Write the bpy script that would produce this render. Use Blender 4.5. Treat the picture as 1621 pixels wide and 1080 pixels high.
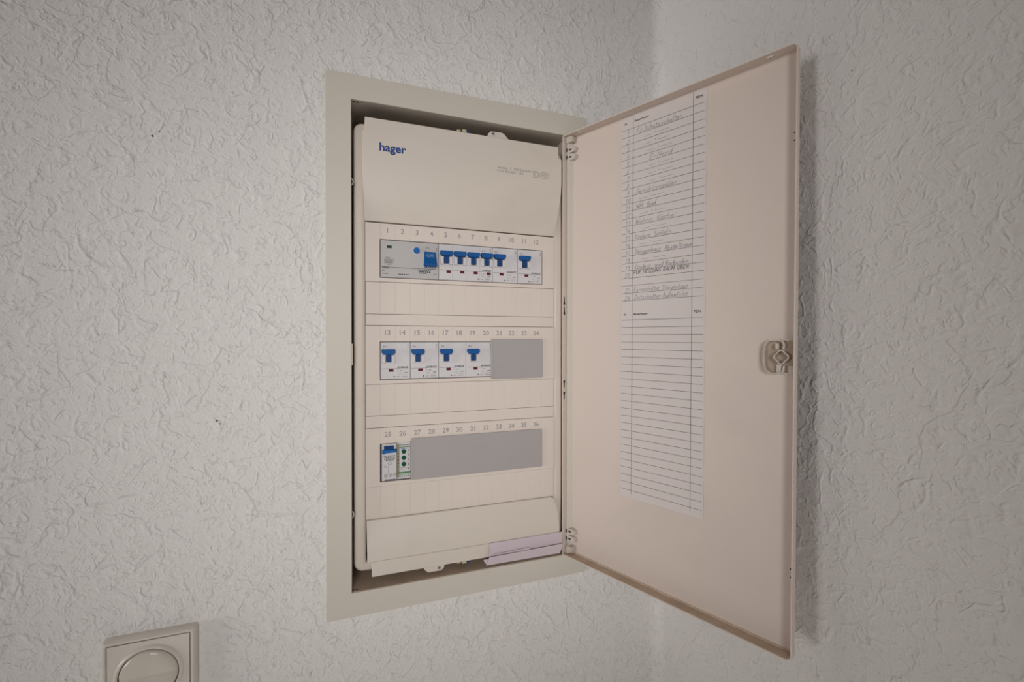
import bpy, bmesh, math, random
from mathutils import Vector, Matrix

for o in list(bpy.data.objects):
    bpy.data.objects.remove(o, do_unlink=True)
S = bpy.context.scene
COL = S.collection
random.seed(7)

# panel millimetres (x right, y into the wall, z up from the middle row) -> world metres
Z0 = 1400.0


def P(x, y, z):
    return Vector((x * .001, y * .001, (z + Z0) * .001))


# ------------------------------------------------------------------ camera
F_PX = 682.0918
CAM = (-19.6754, -539.9293, 27.3110)
YAW, PITCH, ROLL = 0.3328607, -0.0064638, 0.0006472
cy, sy = math.cos(YAW), math.sin(YAW)
cp, sp = math.cos(PITCH), math.sin(PITCH)
fwd = Vector((sy * cp, cy * cp, sp))
rgt = Vector((cy, -sy, 0))
up = rgt.cross(fwd)
cr, sr = math.cos(ROLL), math.sin(ROLL)
rgt, up = rgt * cr + up * sr, up * cr - rgt * sr
cam_data = bpy.data.cameras.new('camera')
cam_data.sensor_width = 36.0
cam_data.sensor_fit = 'HORIZONTAL'
cam_data.lens = F_PX * 36.0 / 1621.0
cam_data.clip_start = .02
cam = bpy.data.objects.new('camera', cam_data)
COL.objects.link(cam)
m = Matrix((rgt, up, -fwd)).transposed().to_4x4()
m.translation = P(*CAM)
cam.matrix_world = m
S.camera = cam

# ------------------------------------------------------------------ light
world = bpy.data.worlds.new('world')
S.world = world
world.use_nodes = True
bg = world.node_tree.nodes['Background']
bg.inputs[0].default_value = (1.0, .955, .92, 1)
bg.inputs[1].default_value = .04


def area_light(name, loc, target, w, h, power, colour):
    d = bpy.data.lights.new(name, 'AREA')
    d.shape = 'RECTANGLE'
    d.size, d.size_y = w, h
    d.energy = power
    d.color = colour
    o = bpy.data.objects.new(name, d)
    COL.objects.link(o)
    o.location = loc
    o.rotation_euler = (Vector(target) - Vector(loc)).to_track_quat('-Z', 'Y').to_euler()
    return o


# an added front light behind the camera, turned to the board, and daylight from a window on the left, its beam narrowed onto the corner
lamp = area_light('added_front_light', (-.30, -1.70, 1.66), (.06, -.10, 1.42), .6, .6, 1.03, (1.0, .972, .952))
lamp.data.spread = math.radians(41)  # beam narrowed to imitate lens falloff towards the edges
window = area_light('window_light', (-1.5, -.42, 1.60), (.39, .06, 1.6), .5, 1.3, .74, (1.0, .965, .945))
window.data.spread = math.radians(30)
# added light onto the unseen pale floor; its bounce fills the recess from below
down = area_light('floor_bounce_fill', (-.25, -.95, 2.52), (-.25, -.95, 0), .25, .25, 8.0, (1.0, .975, .955))
down.data.spread = math.radians(60)

S.view_settings.view_transform = 'Standard'
S.view_settings.look = 'None'
S.view_settings.exposure = 0.0
S.view_settings.gamma = 1.0
S.view_settings.use_curve_mapping = False


# ------------------------------------------------------------------ materials
class N:
    """a small helper round one material's node tree"""

    def __init__(self, name, col, rough=.5, spec=.4, metal=0.0):
        self.m = bpy.data.materials.new(name)
        self.m.use_nodes = True
        self.t = self.m.node_tree
        self.b = self.t.nodes['Principled BSDF']
        self.b.inputs['Base Color'].default_value = (*col, 1)
        self.b.inputs['Roughness'].default_value = rough
        self.b.inputs['Specular IOR Level'].default_value = spec
        self.b.inputs['Metallic'].default_value = metal
        self.co = None

    def new(self, kind, **kw):
        n = self.t.nodes.new(kind)
        for k, v in kw.items():
            setattr(n, k, v)
        return n

    def link(self, a, b):
        self.t.links.new(a, b)

    def coords(self):
        if self.co is None:
            g = self.new('ShaderNodeNewGeometry')
            self.co = g.outputs['Position']
        return self.co

    def val(self, sock, v):
        if isinstance(v, (int, float)):
            sock.default_value = v
        else:
            self.link(v, sock)

    def math(self, op, a, b=0.0, c=0.0, clamp=False):
        n = self.new('ShaderNodeMath', operation=op, use_clamp=clamp)
        self.val(n.inputs[0], a)
        self.val(n.inputs[1], b)
        self.val(n.inputs[2], c)
        return n.outputs[0]

    def step(self, v, a, b, out0=0.0, out1=1.0):
        n = self.new('ShaderNodeMapRange', interpolation_type='SMOOTHSTEP')
        self.val(n.inputs[0], v)
        n.inputs[1].default_value = a
        n.inputs[2].default_value = b
        n.inputs[3].default_value = out0
        n.inputs[4].default_value = out1
        return n.outputs[0]

    def noise(self, scale, detail=2.0, dist=0.0, rough=.5, vec=None, off=(0, 0, 0), stretch=(1, 1, 1)):
        v = vec or self.coords()
        mp = self.new('ShaderNodeMapping')
        mp.inputs[1].default_value = off
        mp.inputs[3].default_value = stretch
        self.link(v, mp.inputs[0])
        n = self.new('ShaderNodeTexNoise')
        n.inputs['Scale'].default_value = scale
        n.inputs['Detail'].default_value = detail
        n.inputs['Roughness'].default_value = rough
        n.inputs['Distortion'].default_value = dist
        self.link(mp.outputs[0], n.inputs['Vector'])
        return n.outputs[0]

    def mix(self, fac, a, b):
        n = self.new('ShaderNodeMix', data_type='RGBA')
        self.val(n.inputs[0], fac)
        for s, v in ((n.inputs[6], a), (n.inputs[7], b)):
            if isinstance(v, tuple):
                s.default_value = (*v, 1)
            else:
                self.link(v, s)
        return n.outputs[2]

    def bump(self, h, dist, strength=1.0):
        n = self.new('ShaderNodeBump')
        n.inputs['Distance'].default_value = dist
        n.inputs['Strength'].default_value = strength
        self.val(n.inputs['Height'], h)
        self.link(n.outputs[0], self.b.inputs['Normal'])


def plaster(name, off, depth):
    """white painted trowelled plaster: curved ridges, broken edges and fine grain"""
    n = N(name, (.80, .775, .76), .85, .2)
    h = None

    def add(v):
        nonlocal h
        h = v if h is None else n.math('ADD', h, v)

    def ridges(scale, w, lo, hi, amp, o, dist=.9, k=2.1):
        # short curved strokes: contour lines of a noise, broken up by a finer one
        a = n.noise(scale, 2.0, dist, .5, off=o)
        r = n.math('ABSOLUTE', n.math('SUBTRACT', n.math('FRACT', n.math('MULTIPLY', a, 5.0)), .5))
        r = n.step(r, 0.0, w, 1.0, 0.0)
        k = n.step(n.noise(scale * k, 2.0, .2, .5, off=(o[1] + 3, o[2] + 1, o[0] + 7)), lo, hi)
        add(n.math('MULTIPLY', n.math('MULTIPLY', r, k), amp))

    ox, oy, oz = off
    ridges(14, .13, .52, .64, .8, (ox, oy, oz), .5, 2.4)
    ridges(24, .18, .50, .64, .75, (ox + 4.1, oy + 2, oz + 5), .5)
    ridges(44, .26, .48, .64, .6, (ox + 9.1, oy + 6, oz + 1), .5, 1.6)
    ridges(90, .34, .46, .62, .4, (ox + 2.1, oy + 9, oz + 3), .6, 1.2)
    # plateaus left by the trowel
    a = n.noise(24, 3.0, .6, .55, off=(ox + 13, oy + 3, oz + 8))
    add(n.math('MULTIPLY', n.step(a, .53, .565), .5))
    add(n.math('MULTIPLY', n.noise(150, 2.0, .4, .6), .75))
    add(n.math('MULTIPLY', n.noise(420, 2.0, .2, .6), .35))
    add(n.math('MULTIPLY', n.noise(7, 2.0), 2.2))
    n.bump(h, depth, .8)
    c = n.mix(n.noise(5, 3.0), (.775, .75, .735), (.825, .80, .785))
    n.link(c, n.b.inputs['Base Color'])
    return n.m


def coated(name, col, dirt, rough=.45, scale=9.0, lo=.45, hi=.8, amount=.5):
    """enamel or moulded plastic with faint blotchy grime"""
    n = N(name, col, rough, .35)
    k = n.math('MULTIPLY', n.step(n.noise(scale, 5.0, .4, .6), lo, hi), amount)
    n.link(n.mix(k, col, dirt), n.b.inputs['Base Color'])
    n.bump(n.noise(900, 2.0), .00003, .5)
    return n.m


def plain(name, col, rough=.5, spec=.4, metal=0.0):
    return N(name, col, rough, spec, metal).m


M = {}
M['plaster_back'] = plaster('plaster_back', (0, 0, 0), .0014)
M['plaster_side'] = plaster('plaster_side', (5.3, 2.2, 1.7), .0009)
M['frame'] = coated('frame_enamel', (0.658, 0.611, 0.541), (.60, .56, .49), .5, 6, .5, .8, .35)
M['box'] = coated('box_enamel', (0.704, 0.616, 0.528), (.40, .33, .27), .7, 30, .35, .7, .8)
M['cover'] = coated('cover_plastic', (0.704, 0.637, 0.566), (.56, .49, .42), .45, 8, .48, .8, .4)
M['panel'] = coated('panel_plastic', (0.743, 0.66, 0.595), (.64, .57, .50), .45, 7, .5, .8, .3)
M['door'] = coated('door_enamel', (0.681, 0.583, 0.521), (.53, .465, .41), .5, 5, .45, .8, .4)
M['dust'] = coated('dusty_enamel', (.58, .46, .36), (.42, .31, .22), .8, 40, .35, .7, .6)
M['dark'] = plain('dark_gap', (.02, .018, .016), .7)
M['steel'] = plain('zinc_steel', (.55, .54, .52), .35, .5, .9)
M['white'] = coated('device_white', (0.667, 0.647, 0.661), (.60, .58, .58), .4, 20, .5, .8, .2)
M['grey'] = coated('device_grey', (.50, .485, .475), (.45, .43, .42), .4, 20, .5, .8, .2)
M['blank'] = coated('blank_grey', (0.413, 0.385, 0.38), (.33, .30, .295), .5, 25, .5, .8, .3)
M['blue'] = plain('toggle_blue', (.008, .095, .32), .5, .18)
M['blue2'] = plain('toggle_light_blue', (.012, .13, .42), .5, .18)
M['blued'] = plain('toggle_dark_blue', (.01, .055, .19), .5, .18)
M['red'] = plain('window_red', (.12, .012, .012), .5, .18)
M['green'] = plain('knob_green', (.004, .09, .035), .5, .18)
M['greend'] = plain('window_green', (.004, .035, .02), .5, .18)
M['greenp'] = plain('green_print', (.07, .24, .09), .6)
M['olive'] = plain('olive_side', (.30, .29, .20), .6)
M['ink'] = plain('black_print', (.03, .03, .035), .6)
M['inkgrey'] = plain('grey_print', (.23, .22, .215), .6)
M['inksoft'] = plain('pale_grey_print', (.36, .34, .34), .6)
M['inkblue'] = plain('blue_print', (.004, .045, .25), .5)
M['inkwhite'] = plain('pale_blue_print', (.20, .36, .52), .5)
M['line'] = plain('ruled_line', (.115, .11, .115), .7)
M['pencil'] = plain('pen_grey', (.26, .25, .285), .7)
M['pen'] = plain('pen_dark', (.13, .125, .14), .7)
M['sheet'] = coated('label_paper', (0.665, 0.607, 0.586), (.60, .54, .52), .6, 12, .5, .8, .3)
M['paper'] = coated('lilac_paper', (0.657, 0.562, 0.615), (.53, .45, .52), .8, 30, .5, .8, .3)
M['switch'] = coated('switch_cream', (0.716, 0.664, 0.602), (.56, .51, .42), .3, 14, .5, .8, .3)
M['rocker'] = coated('rocker_cream', (0.648, 0.594, 0.529), (.55, .50, .41), .16, 14, .5, .8, .3)
M['lockbeige'] = coated('lock_beige', (.46, .36, .275), (.33, .25, .18), .5, 60, .4, .7, .6)
M['hinge'] = coated('hinge_plastic', (.62, .56, .50), (.42, .35, .29), .5, 60, .4, .7, .6)
M['brass'] = plain('brass_clip', (.58, .52, .33), .5)
M['wood'] = coated('floor_tile', (.62, .59, .55), (.52, .49, .45), .5, 4, .4, .7, .7)
M['ceiling'] = coated('ceiling_paint', (.76, .75, .73), (.70, .69, .67), .9, 3)
M['speck'] = plain('speck_brown', (.16, .075, .045), .8)


# ------------------------------------------------------------------ geometry helpers
class G:
    """collects simple pieces (in panel mm) and links them as ONE mesh object"""

    def __init__(self):
        self.v, self.f, self.mi = [], [], []

    def add(self, v, f, mi=0):
        b = len(self.v)
        self.v += [tuple(p) for p in v]
        self.f += [tuple(i + b for i in q) for q in f]
        self.mi += [mi] * len(f)
        return self

    def box(self, x0, x1, y0, y1, z0, z1, mi=0):
        v = [(x, y, z) for z in (z0, z1) for y in (y0, y1) for x in (x0, x1)]
        f = [(0, 2, 3, 1), (4, 5, 7, 6), (0, 1, 5, 4), (2, 6, 7, 3), (0, 4, 6, 2), (1, 3, 7, 5)]
        return self.add(v, f, mi)

    def prism(self, poly, y0, y1, mi=0, shrink=0.0):
        """outline in (x, z), front at y0 (drawn in by shrink), back at y1"""
        n = len(poly)
        if shrink:
            cx = sum(p[0] for p in poly) / n
            cz = sum(p[1] for p in poly) / n
            w = max(abs(p[0] - cx) for p in poly)
            hh = max(abs(p[1] - cz) for p in poly)
            fr = [(cx + (x - cx) * (1 - shrink / w), cz + (z - cz) * (1 - shrink / hh)) for x, z in poly]
        else:
            fr = poly
        v = [(x, y0, z) for x, z in fr] + [(x, y1, z) for x, z in poly]
        f = [tuple(range(n)), tuple(range(2 * n - 1, n - 1, -1))]
        f += [(i, n + i, n + (i + 1) % n, (i + 1) % n) for i in range(n)]
        return self.add(v, f, mi)

    def ring(self, outer, inner, y0, y1, mi=0):
        """flat ring between two outlines of equal count in (x, z)"""
        n = len(outer)
        v = [(x, y0, z) for x, z in outer] + [(x, y0, z) for x, z in inner]
        v += [(x, y1, z) for x, z in outer] + [(x, y1, z) for x, z in inner]
        f = []
        for i in range(n):
            j = (i + 1) % n
            f += [(i, j, n + j, n + i), (2 * n + i, 3 * n + i, 3 * n + j, 2 * n + j),
                  (i, 2 * n + i, 2 * n + j, j), (n + i, n + j, 3 * n + j, 3 * n + i)]
        return self.add(v, f, mi)

    def disc(self, cx, cz, r, y0, y1, n=24, mi=0, shrink=0.0):
        return self.prism([(cx + r * math.cos(2 * math.pi * i / n), cz + r * math.sin(2 * math.pi * i / n))
                           for i in range(n)], y0, y1, mi, shrink)

    def stroke(self, pts, w, y, mi=0):
        """flat ribbon of width w along a polyline in (x, z) at depth y"""
        for (x0, z0), (x1, z1) in zip(pts, pts[1:]):
            dx, dz = x1 - x0, z1 - z0
            L = math.hypot(dx, dz) or 1e-6
            ex, ez = dx / L * w * .3, dz / L * w * .3
            nx, nz = -dz / L * w / 2, dx / L * w / 2
            self.add([(x0 - ex + nx, y, z0 - ez + nz), (x0 - ex - nx, y, z0 - ez - nz),
                      (x1 + ex - nx, y, z1 + ez - nz), (x1 + ex + nx, y, z1 + ez + nz)], [(0, 1, 2, 3)], mi)
        return self

    def circle(self, cx, cz, rx, rz, w, y, n=20, mi=0):
        return self.stroke([(cx + rx * math.cos(2 * math.pi * i / n), cz + rz * math.sin(2 * math.pi * i / n))
                            for i in range(n + 1)], w, y, mi)

    def rect(self, x0, x1, z0, z1, y, mi=0):
        return self.add([(x0, y, z0), (x1, y, z0), (x1, y, z1), (x0, y, z1)], [(0, 1, 2, 3)], mi)

    def text(self, s, x0, x1, z0, z1, y, mi=0, bold=0.0, shear=0.0):
        v, f = glyphs(s, bold, shear)
        ax = min(p[0] for p in v)
        bx = max(p[0] for p in v)
        az = min(p[1] for p in v)
        bz = max(p[1] for p in v)
        return self.add([(x0 + (px - ax) / (bx - ax) * (x1 - x0), y, z0 + (pz - az) / (bz - az) * (z1 - z0))
                         for px, pz in v], f, mi)

    def map(self, fn):
        self.v = [fn(*p) for p in self.v]
        return self

    def build(self, name, mats, parent=None, bevel=0.0, seg=2, smooth=False, normals=True):
        me = bpy.data.meshes.new(name)
        base = parent_base(parent)
        me.from_pydata([P(*p) - base for p in self.v], [], self.f)
        mats = mats if isinstance(mats, (list, tuple)) else [mats]
        for mt in mats:
            me.materials.append(mt)
        me.polygons.foreach_set('material_index', self.mi)
        if normals:
            bm = bmesh.new()
            bm.from_mesh(me)
            bmesh.ops.recalc_face_normals(bm, faces=bm.faces)
            bm.to_mesh(me)
            bm.free()
        if smooth:
            me.polygons.foreach_set('use_smooth', [True] * len(me.polygons))
        me.update()
        o = bpy.data.objects.new(name, me)
        COL.objects.link(o)
        if parent is not None:
            o.parent = parent
        if bevel:
            b = o.modifiers.new('bevel', 'BEVEL')
            b.width = bevel * .001
            b.segments = seg
            b.limit_method = 'ANGLE'
            b.angle_limit = math.radians(35)
            b.harden_normals = False
        if name in PRINTS:
            o['kind'] = 'stuff'
        if smooth:
            me.set_sharp_from_angle(angle=math.radians(40))
        return o


BASE = {}
PRINTS = ('printed_marks', 'printed_heads', 'row_numbers', 'rating_print', 'ruled_lines', 'handwriting')


def parent_base(parent):
    while parent is not None:
        if parent.name in BASE:
            return BASE[parent.name]
        parent = parent.parent
    return Vector((0, 0, 0))


def thing(name, loc, label, cat, group=None):
    o = bpy.data.objects.new(name, None)
    o.empty_display_size = .02
    COL.objects.link(o)
    o.location = P(*loc)
    BASE[o.name] = P(*loc)
    o['label'] = label
    o['category'] = cat
    if group:
        o['group'] = group
    return o


def copy_thing(root, dx, dz, label):
    r = root.copy()
    COL.objects.link(r)
    r.location = root.location + Vector((dx * .001, 0, dz * .001))
    r['label'] = label
    for ch in list(root.children):
        c = ch.copy()
        COL.objects.link(c)
        c.parent = r
        for g in ch.children:
            d = g.copy()
            COL.objects.link(d)
            d.parent = c
    return r


GLYPH = {}


def glyphs(s, bold=0.0, shear=0.0):
    k = (s, bold, shear)
    if k not in GLYPH:
        cu = bpy.data.curves.new('text', 'FONT')
        cu.body = s
        cu.resolution_u = 3
        cu.offset = bold
        cu.shear = shear
        ob = bpy.data.objects.new('text', cu)
        COL.objects.link(ob)
        dg = bpy.context.evaluated_depsgraph_get()
        me = ob.evaluated_get(dg).to_mesh()
        GLYPH[k] = ([(v.co.x, v.co.y) for v in me.vertices], [tuple(p.vertices) for p in me.polygons])
        ob.evaluated_get(dg).to_mesh_clear()
        bpy.data.objects.remove(ob)
        bpy.data.curves.remove(cu)
    return GLYPH[k]


def rrect(x0, x1, z0, z1, r, n=5):
    pts = []
    for cx, cz, a in ((x1 - r, z1 - r, 0), (x0 + r, z1 - r, 90), (x0 + r, z0 + r, 180), (x1 - r, z0 + r, 270)):
        for i in range(n + 1):
            t = math.radians(a + 90 * i / n)
            pts.append((cx + r * math.cos(t), cz + r * math.sin(t)))
    return pts


# ------------------------------------------------------------------ the setting
WY, WX = -10.5, 393.0                    # face of the back wall, face of the right wall
BOX = (-37, 247, -272, 306)              # hole in the back wall


def structure(o):
    o['kind'] = 'structure'
    return o


g = G()
x0, x1, z0, z1 = -2200, WX + 120, -Z0 - 60, 1160
hx0, hx1, hz0, hz1 = BOX
outer = [(x0, z0), (x1, z0), (x1, z1), (x0, z1)]
inner = [(hx0, hz0), (hx1, hz0), (hx1, hz1), (hx0, hz1)]
g.ring(outer, inner, WY, WY + 150)
wall_back = structure(g.build('wall_back', M['plaster_back']))
structure(G().box(WX, WX + 120, -2600, WY, -Z0 - 60, 1160).build('wall_right', M['plaster_side']))
g = G()
FR, FN = 16.0, 10
arc = [(WX - FR + FR * math.sin(math.radians(90 * i / FN)), WY - FR + FR * math.cos(math.radians(90 * i / FN))) for i in range(FN + 1)]
ring_ = arc + [(WX + 4, WY - FR), (WX + 4, WY + 4), (WX - FR, WY + 4)]
nn = len(ring_)
g.v = [(x, y, zz) for zz in (-Z0, 1160) for x, y in ring_]
g.f = [(i, (i + 1) % nn, nn + (i + 1) % nn, nn + i) for i in range(nn)]
g.mi = [0] * nn
structure(g.build('trim_1', M['plaster_back'], smooth=True))
structure(G().box(-2200, WX, -2600, WY, -Z0 - 60, -Z0).build('floor', M['wood']))
structure(G().box(-2200, WX + 120, -2600, WY + 150, 1160, 1240).build('ceiling', M['ceiling']))
# small brown specks of dirt on the plaster
for sx, sz, r in ((-219.9, 230.9, 1.5), (-214.1, 236.2, .9), (-165.3, -59.6, 1.2), (-162.6, -63.2, .8)):
    poly = [(sx + r * (1 + random.uniform(-.35, .35)) * math.cos(a * .7854),
             sz + r * (1 + random.uniform(-.35, .35)) * math.sin(a * .7854)) for a in range(8)]
    G().prism(poly, WY - .35, WY + .3, shrink=.3 * r).build('dirt_speck', M['speck'], wall_back)

G().prism([(-274.2 + .9 * math.cos(a * .9), 266.3 + .8 * math.sin(a * .9)) for a in range(7)], WX - .35, WX + .3, shrink=.4) \
    .map(lambda x, y, z: (y, x, z)).build('dirt_speck', M['speck'], bpy.data.objects['wall_right'])

# ------------------------------------------------------------------ distribution board
OX0, OX1, OZ0, OZ1 = -32.3, 242.5, -267.2, 301.4     # opening of the frame
board = thing('distribution_board', (105, -12, -295.3),
              'recessed cream metal distribution board with its door swung open, in white plaster wall',
              'distribution board')
FY = -12.0
# frame: flat border plus a return that runs back into the wall
g = G()
fo = [(-59.7, -295.3), (270, -295.3), (270, 329.7), (-59.7, 329.7)]
fi = [(OX0, OZ0), (OX1, OZ0), (OX1, OZ1), (OX0, OZ1)]
g.ring(fo, fi, FY, FY + 1.5)
t = 1.2
g.ring([(OX0 - t, OZ0 - t), (OX1 + t, OZ0 - t), (OX1 + t, OZ1 + t), (OX0 - t, OZ1 + t)], fi, FY + 1, 42)
g.box(OX0 - .5, OX0 + 1.4, -11, -6, -4, 21)          # catch nose in the left edge
frame = g.build('frame', M['frame'], board, bevel=1.0)
# sheet metal box behind
bx0, bx1, bz0, bz1 = -36, 246, -271, 305
g = G()
g.box(bx0, bx1, 74, 75.5, bz0, bz1)
g.box(bx0, bx0 + 1, 42, 74, bz0, bz1)
g.box(bx1 - 1, bx1, 42, 74, bz0, bz1)
g.box(bx0, bx1, 42, 74, bz1 - 1, bz1)
g.box(bx0, bx1, 42, 74, bz0, bz0 + 1)
g.build('wall_box', M['box'], board)
# dusty strip lying on the bottom return
G().box(OX0 + .4, OX1 - .4, -10.6, 60, OZ0 + .05, OZ0 + .5).build('dust_layer', M['dust'], board)
for sx, sz in ((-25.5, OZ1 - .3), (-29.5, OZ1 - .3), (-27, OZ0 + .9), (-31, OZ0 + .9)):
    G().prism([(sx + 1.1 * math.cos(i * .785), -7 + 1.1 * math.sin(i * .785)) for i in range(8)], 0, .5) \
        .map(lambda x, y, z, sz=sz: (x, z, sz - y + .25)).build('screw_hole', M['dark'], frame)
# wire spring hooks beside the cover
for hz in (208.6, -178.3):
    g = G()
    n, k = 20, 6
    for i in range(n):
        a = math.radians(-120 + 240 * i / (n - 1))
        for j in range(k):
            b = 2 * math.pi * j / k
            rr = 3.6 + .55 * math.cos(b)
            g.v.append((OX0 - 1.6 + rr * math.cos(a), -6 + .55 * math.sin(b), hz + rr * 1.25 * math.sin(a)))
    for i in range(n - 1):
        for j in range(k):
            g.f.append((i * k + j, i * k + (j + 1) % k, (i + 1) * k + (j + 1) % k, (i + 1) * k + j))
            g.mi.append(0)
    g.build('wire_hook', M['frame'], board, smooth=True)
ROWS = (123.0, 0.0, -123.0)
for zc in ROWS:
    G().box(-12, 224, 44, 46, zc - 17.5, zc + 17.5).build('mounting_rail', M['steel'], board, bevel=.4)

# front cover: rounded surround with side columns
g = G()
g.ring(rrect(-30, 241, -251, 282, 10), rrect(-16.6, 227.2, -240, 272, .5), .6, 30)
cover = g.build('front_cover', M['cover'], board, bevel=4.2, seg=4, smooth=True)


def sheet(rows, back, name, parent, mat, nx=6):
    """moulded cap: rows of (z, y, xl, xr) from bottom to top, closed to the depth back"""
    g = G()
    n = len(rows)
    for z, y, xl, xr in rows:
        for i in range(nx + 1):
            g.v.append((xl + (xr - xl) * i / nx, y, z))
    for r in range(n - 1):
        for i in range(nx):
            a = r * (nx + 1) + i
            g.f.append((a, a + 1, a + nx + 2, a + nx + 1))
    # rim
    rim = [(i) for i in range(nx + 1)] + [r * (nx + 1) + nx for r in range(1, n)] + \
          [(n - 1) * (nx + 1) + i for i in range(nx - 1, -1, -1)] + [r * (nx + 1) for r in range(n - 2, 0, -1)]
    b = len(g.v)
    for i in rim:
        x, y, z = g.v[i]
        g.v.append((x, back, z))
    L = len(rim)
    for i in range(L):
        g.f.append((rim[i], rim[(i + 1) % L], b + (i + 1) % L, b + i))
    g.mi = [0] * len(g.f)
    return g.build(name, mat, parent, bevel=.9, seg=2, smooth=True)


CY = -11.0
sheet([(166.4, -1.3, -17.9, 227.6), (170, -2.0, -18.2, 228.4), (180, -4.6, -18.8, 229.6), (195, -7.4, -19.4, 231.2),
       (210, -9.4, -20, 232.6), (223, -10.5, -20.2, 233.5), (236, CY, -20.4, 234), (268, CY, -20.4, 234),
       (269, CY, -17.8, 229.4), (284.4, CY, -17.4, 229.4)], 6, 'top_cap', cover, M['cover'])
BY = -9.6
sheet([(-236.3, BY, -15.2, 232.5), (-226, -9.2, -15.4, 232.4), (-215, -8.0, -15.6, 232), (-204, -5.2, -15.9, 231),
       (-197, -3.2, -16.1, 229.6), (-192.5, -2.0, -16.2, 227.6), (-190, -1.4, -16.2, 223)], 6, 'bottom_cap', cover, M['cover'])
sheet([(-254.4, BY + .9, -10.2, 231.5), (-236.9, BY + .9, -10.6, 232)], 6, 'bottom_band', cover, M['cover'])


def cross_screw(cx, cz, y, parent):
    g = G()
    g.disc(cx, cz, 2.3, y - .25, y + .4, 16, 0)
    for a in (.55, .55 + math.pi / 2):
        dx, dz = 1.7 * math.cos(a), 1.7 * math.sin(a)
        g.stroke([(cx - dx, cz - dz), (cx + dx, cz + dz)], .8, y - .3, 1)
    g.build('cross_screw', [M['hinge'], M['dark']], parent)


tab = [(131, 283), (132.5, 290), (136, 293.4), (151, 294), (155.5, 291.5), (160, 286.5), (162, 283)]
tb = G().prism(tab, -6, -3).build('screw_tab', M['cover'], cover, bevel=.6)
tab = [(48, -252), (52, -258.6), (56, -262), (72, -262), (75.5, -259), (76.5, -252)]
G().prism(tab, -6, -3).build('screw_tab', M['cover'], cover, bevel=.6)
cross_screw(139, 290.6, -6, cover)
cross_screw(69.5, -258.2, -6, cover)
# little spring clips that peep out over and under the cover
for cz, s in ((286.6, 1), (-254.6, -1)):
    g = G()
    g.box(92, 96.5, -6, 2, cz, cz + 2.4 * s, 0)
    g.box(98.5, 104, -6.5, 2, cz, cz + 3.4 * s, 0)
    g.box(104, 108, -7, 2, cz, cz + 2.7 * s, 1)
    g.box(108, 113, -6, 2, cz, cz + 2.2 * s, 2)
    g.build('spring_clip', [M['brass'], M['blued'], M['ink']], cover, bevel=.3)

# row panels with windows, and the scored blank strips between them
TICKS = [17.5 * i for i in range(13)]


def grooved(g, xa, xb, z0, z1, y, yb, ticks, w=.32, d=.3):
    """strip with fine vertical score lines, as one closed sheet"""
    xs = [(xa, y)]
    for t in ticks:
        if xa + 1 < t < xb - 1:
            xs += [(t - w, y), (t, y + d), (t + w, y)]
    xs += [(xb, y)]
    b = len(g.v)
    n = len(xs)
    g.v += [(x, yy, z0) for x, yy in xs] + [(x, yy, z1) for x, yy in xs]
    g.v += [(xa, yb, z0), (xb, yb, z0), (xa, yb, z1), (xb, yb, z1)]
    fs = [(b + i, b + i + 1, b + n + i + 1, b + n + i) for i in range(n - 1)]
    q = b + 2 * n
    fs += [(b, b + n, q + 2, q), (b + n - 1, q + 1, q + 3, b + 2 * n - 1)]
    fs += [tuple(range(b, b + n)) + (q + 1, q), tuple(range(b + n, b + 2 * n)) + (q + 3, q + 2)]
    g.f += fs
    g.mi += [0] * len(fs)


for r, zc in enumerate(ROWS):
    g = G()
    ca, cb = -.6, 210.6
    grooved(g, -16.9, 227.7, zc + 23.2, zc + 42.2, 0, 3, TICKS, .3, .22)
    g.box(-16.9, 227.7, 0, 3, zc - 27.9, zc - 23.2)
    g.box(-16.9, ca, 0, 3, zc - 23.2, zc + 23.2)
    g.box(cb, 227.7, 0, 3, zc - 23.2, zc + 23.2)
    g.build('row_panel', M['panel'], cover)
    g = G()
    for i in range(12):
        s = str(12 * r + i + 1)
        cx = 17.55 * i + 8.4
        gv = [p for p in glyphs(s, .02)[0]]
        w = 6.2 * (max(p[0] for p in gv) - min(p[0] for p in gv)) / (max(p[1] for p in gv) - min(p[1] for p in gv))
        g.text(s, cx - w / 2, cx + w / 2, zc + 31.0, zc + 37.2, -.06, bold=.02)
    g.build('row_numbers', M['inksoft'], cover, normals=False)
for top, bot, mid in ((94.6, 42.8, 56.3), (-28.4, -80.3, -66.0), (-151.3, -189.6, None)):
    g = G()
    grooved(g, -16.7, 227.4, (mid + .25) if mid else bot, top, .7, 3, TICKS)
    g.build('scored_strip', M['panel'], cover)
    if mid:
        G().box(-16.7, 227.4, .7, 3, bot, mid - .25).build('blank_strip', M['panel'], cover)

# printing on the upper cap
G().text('hager', -1.2, 29.4, 243.9, 256.8, CY - .06, bold=.028).build('maker_logo', M['inkblue'], cover, normals=False)
g = G()
yy = CY - .06


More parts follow.
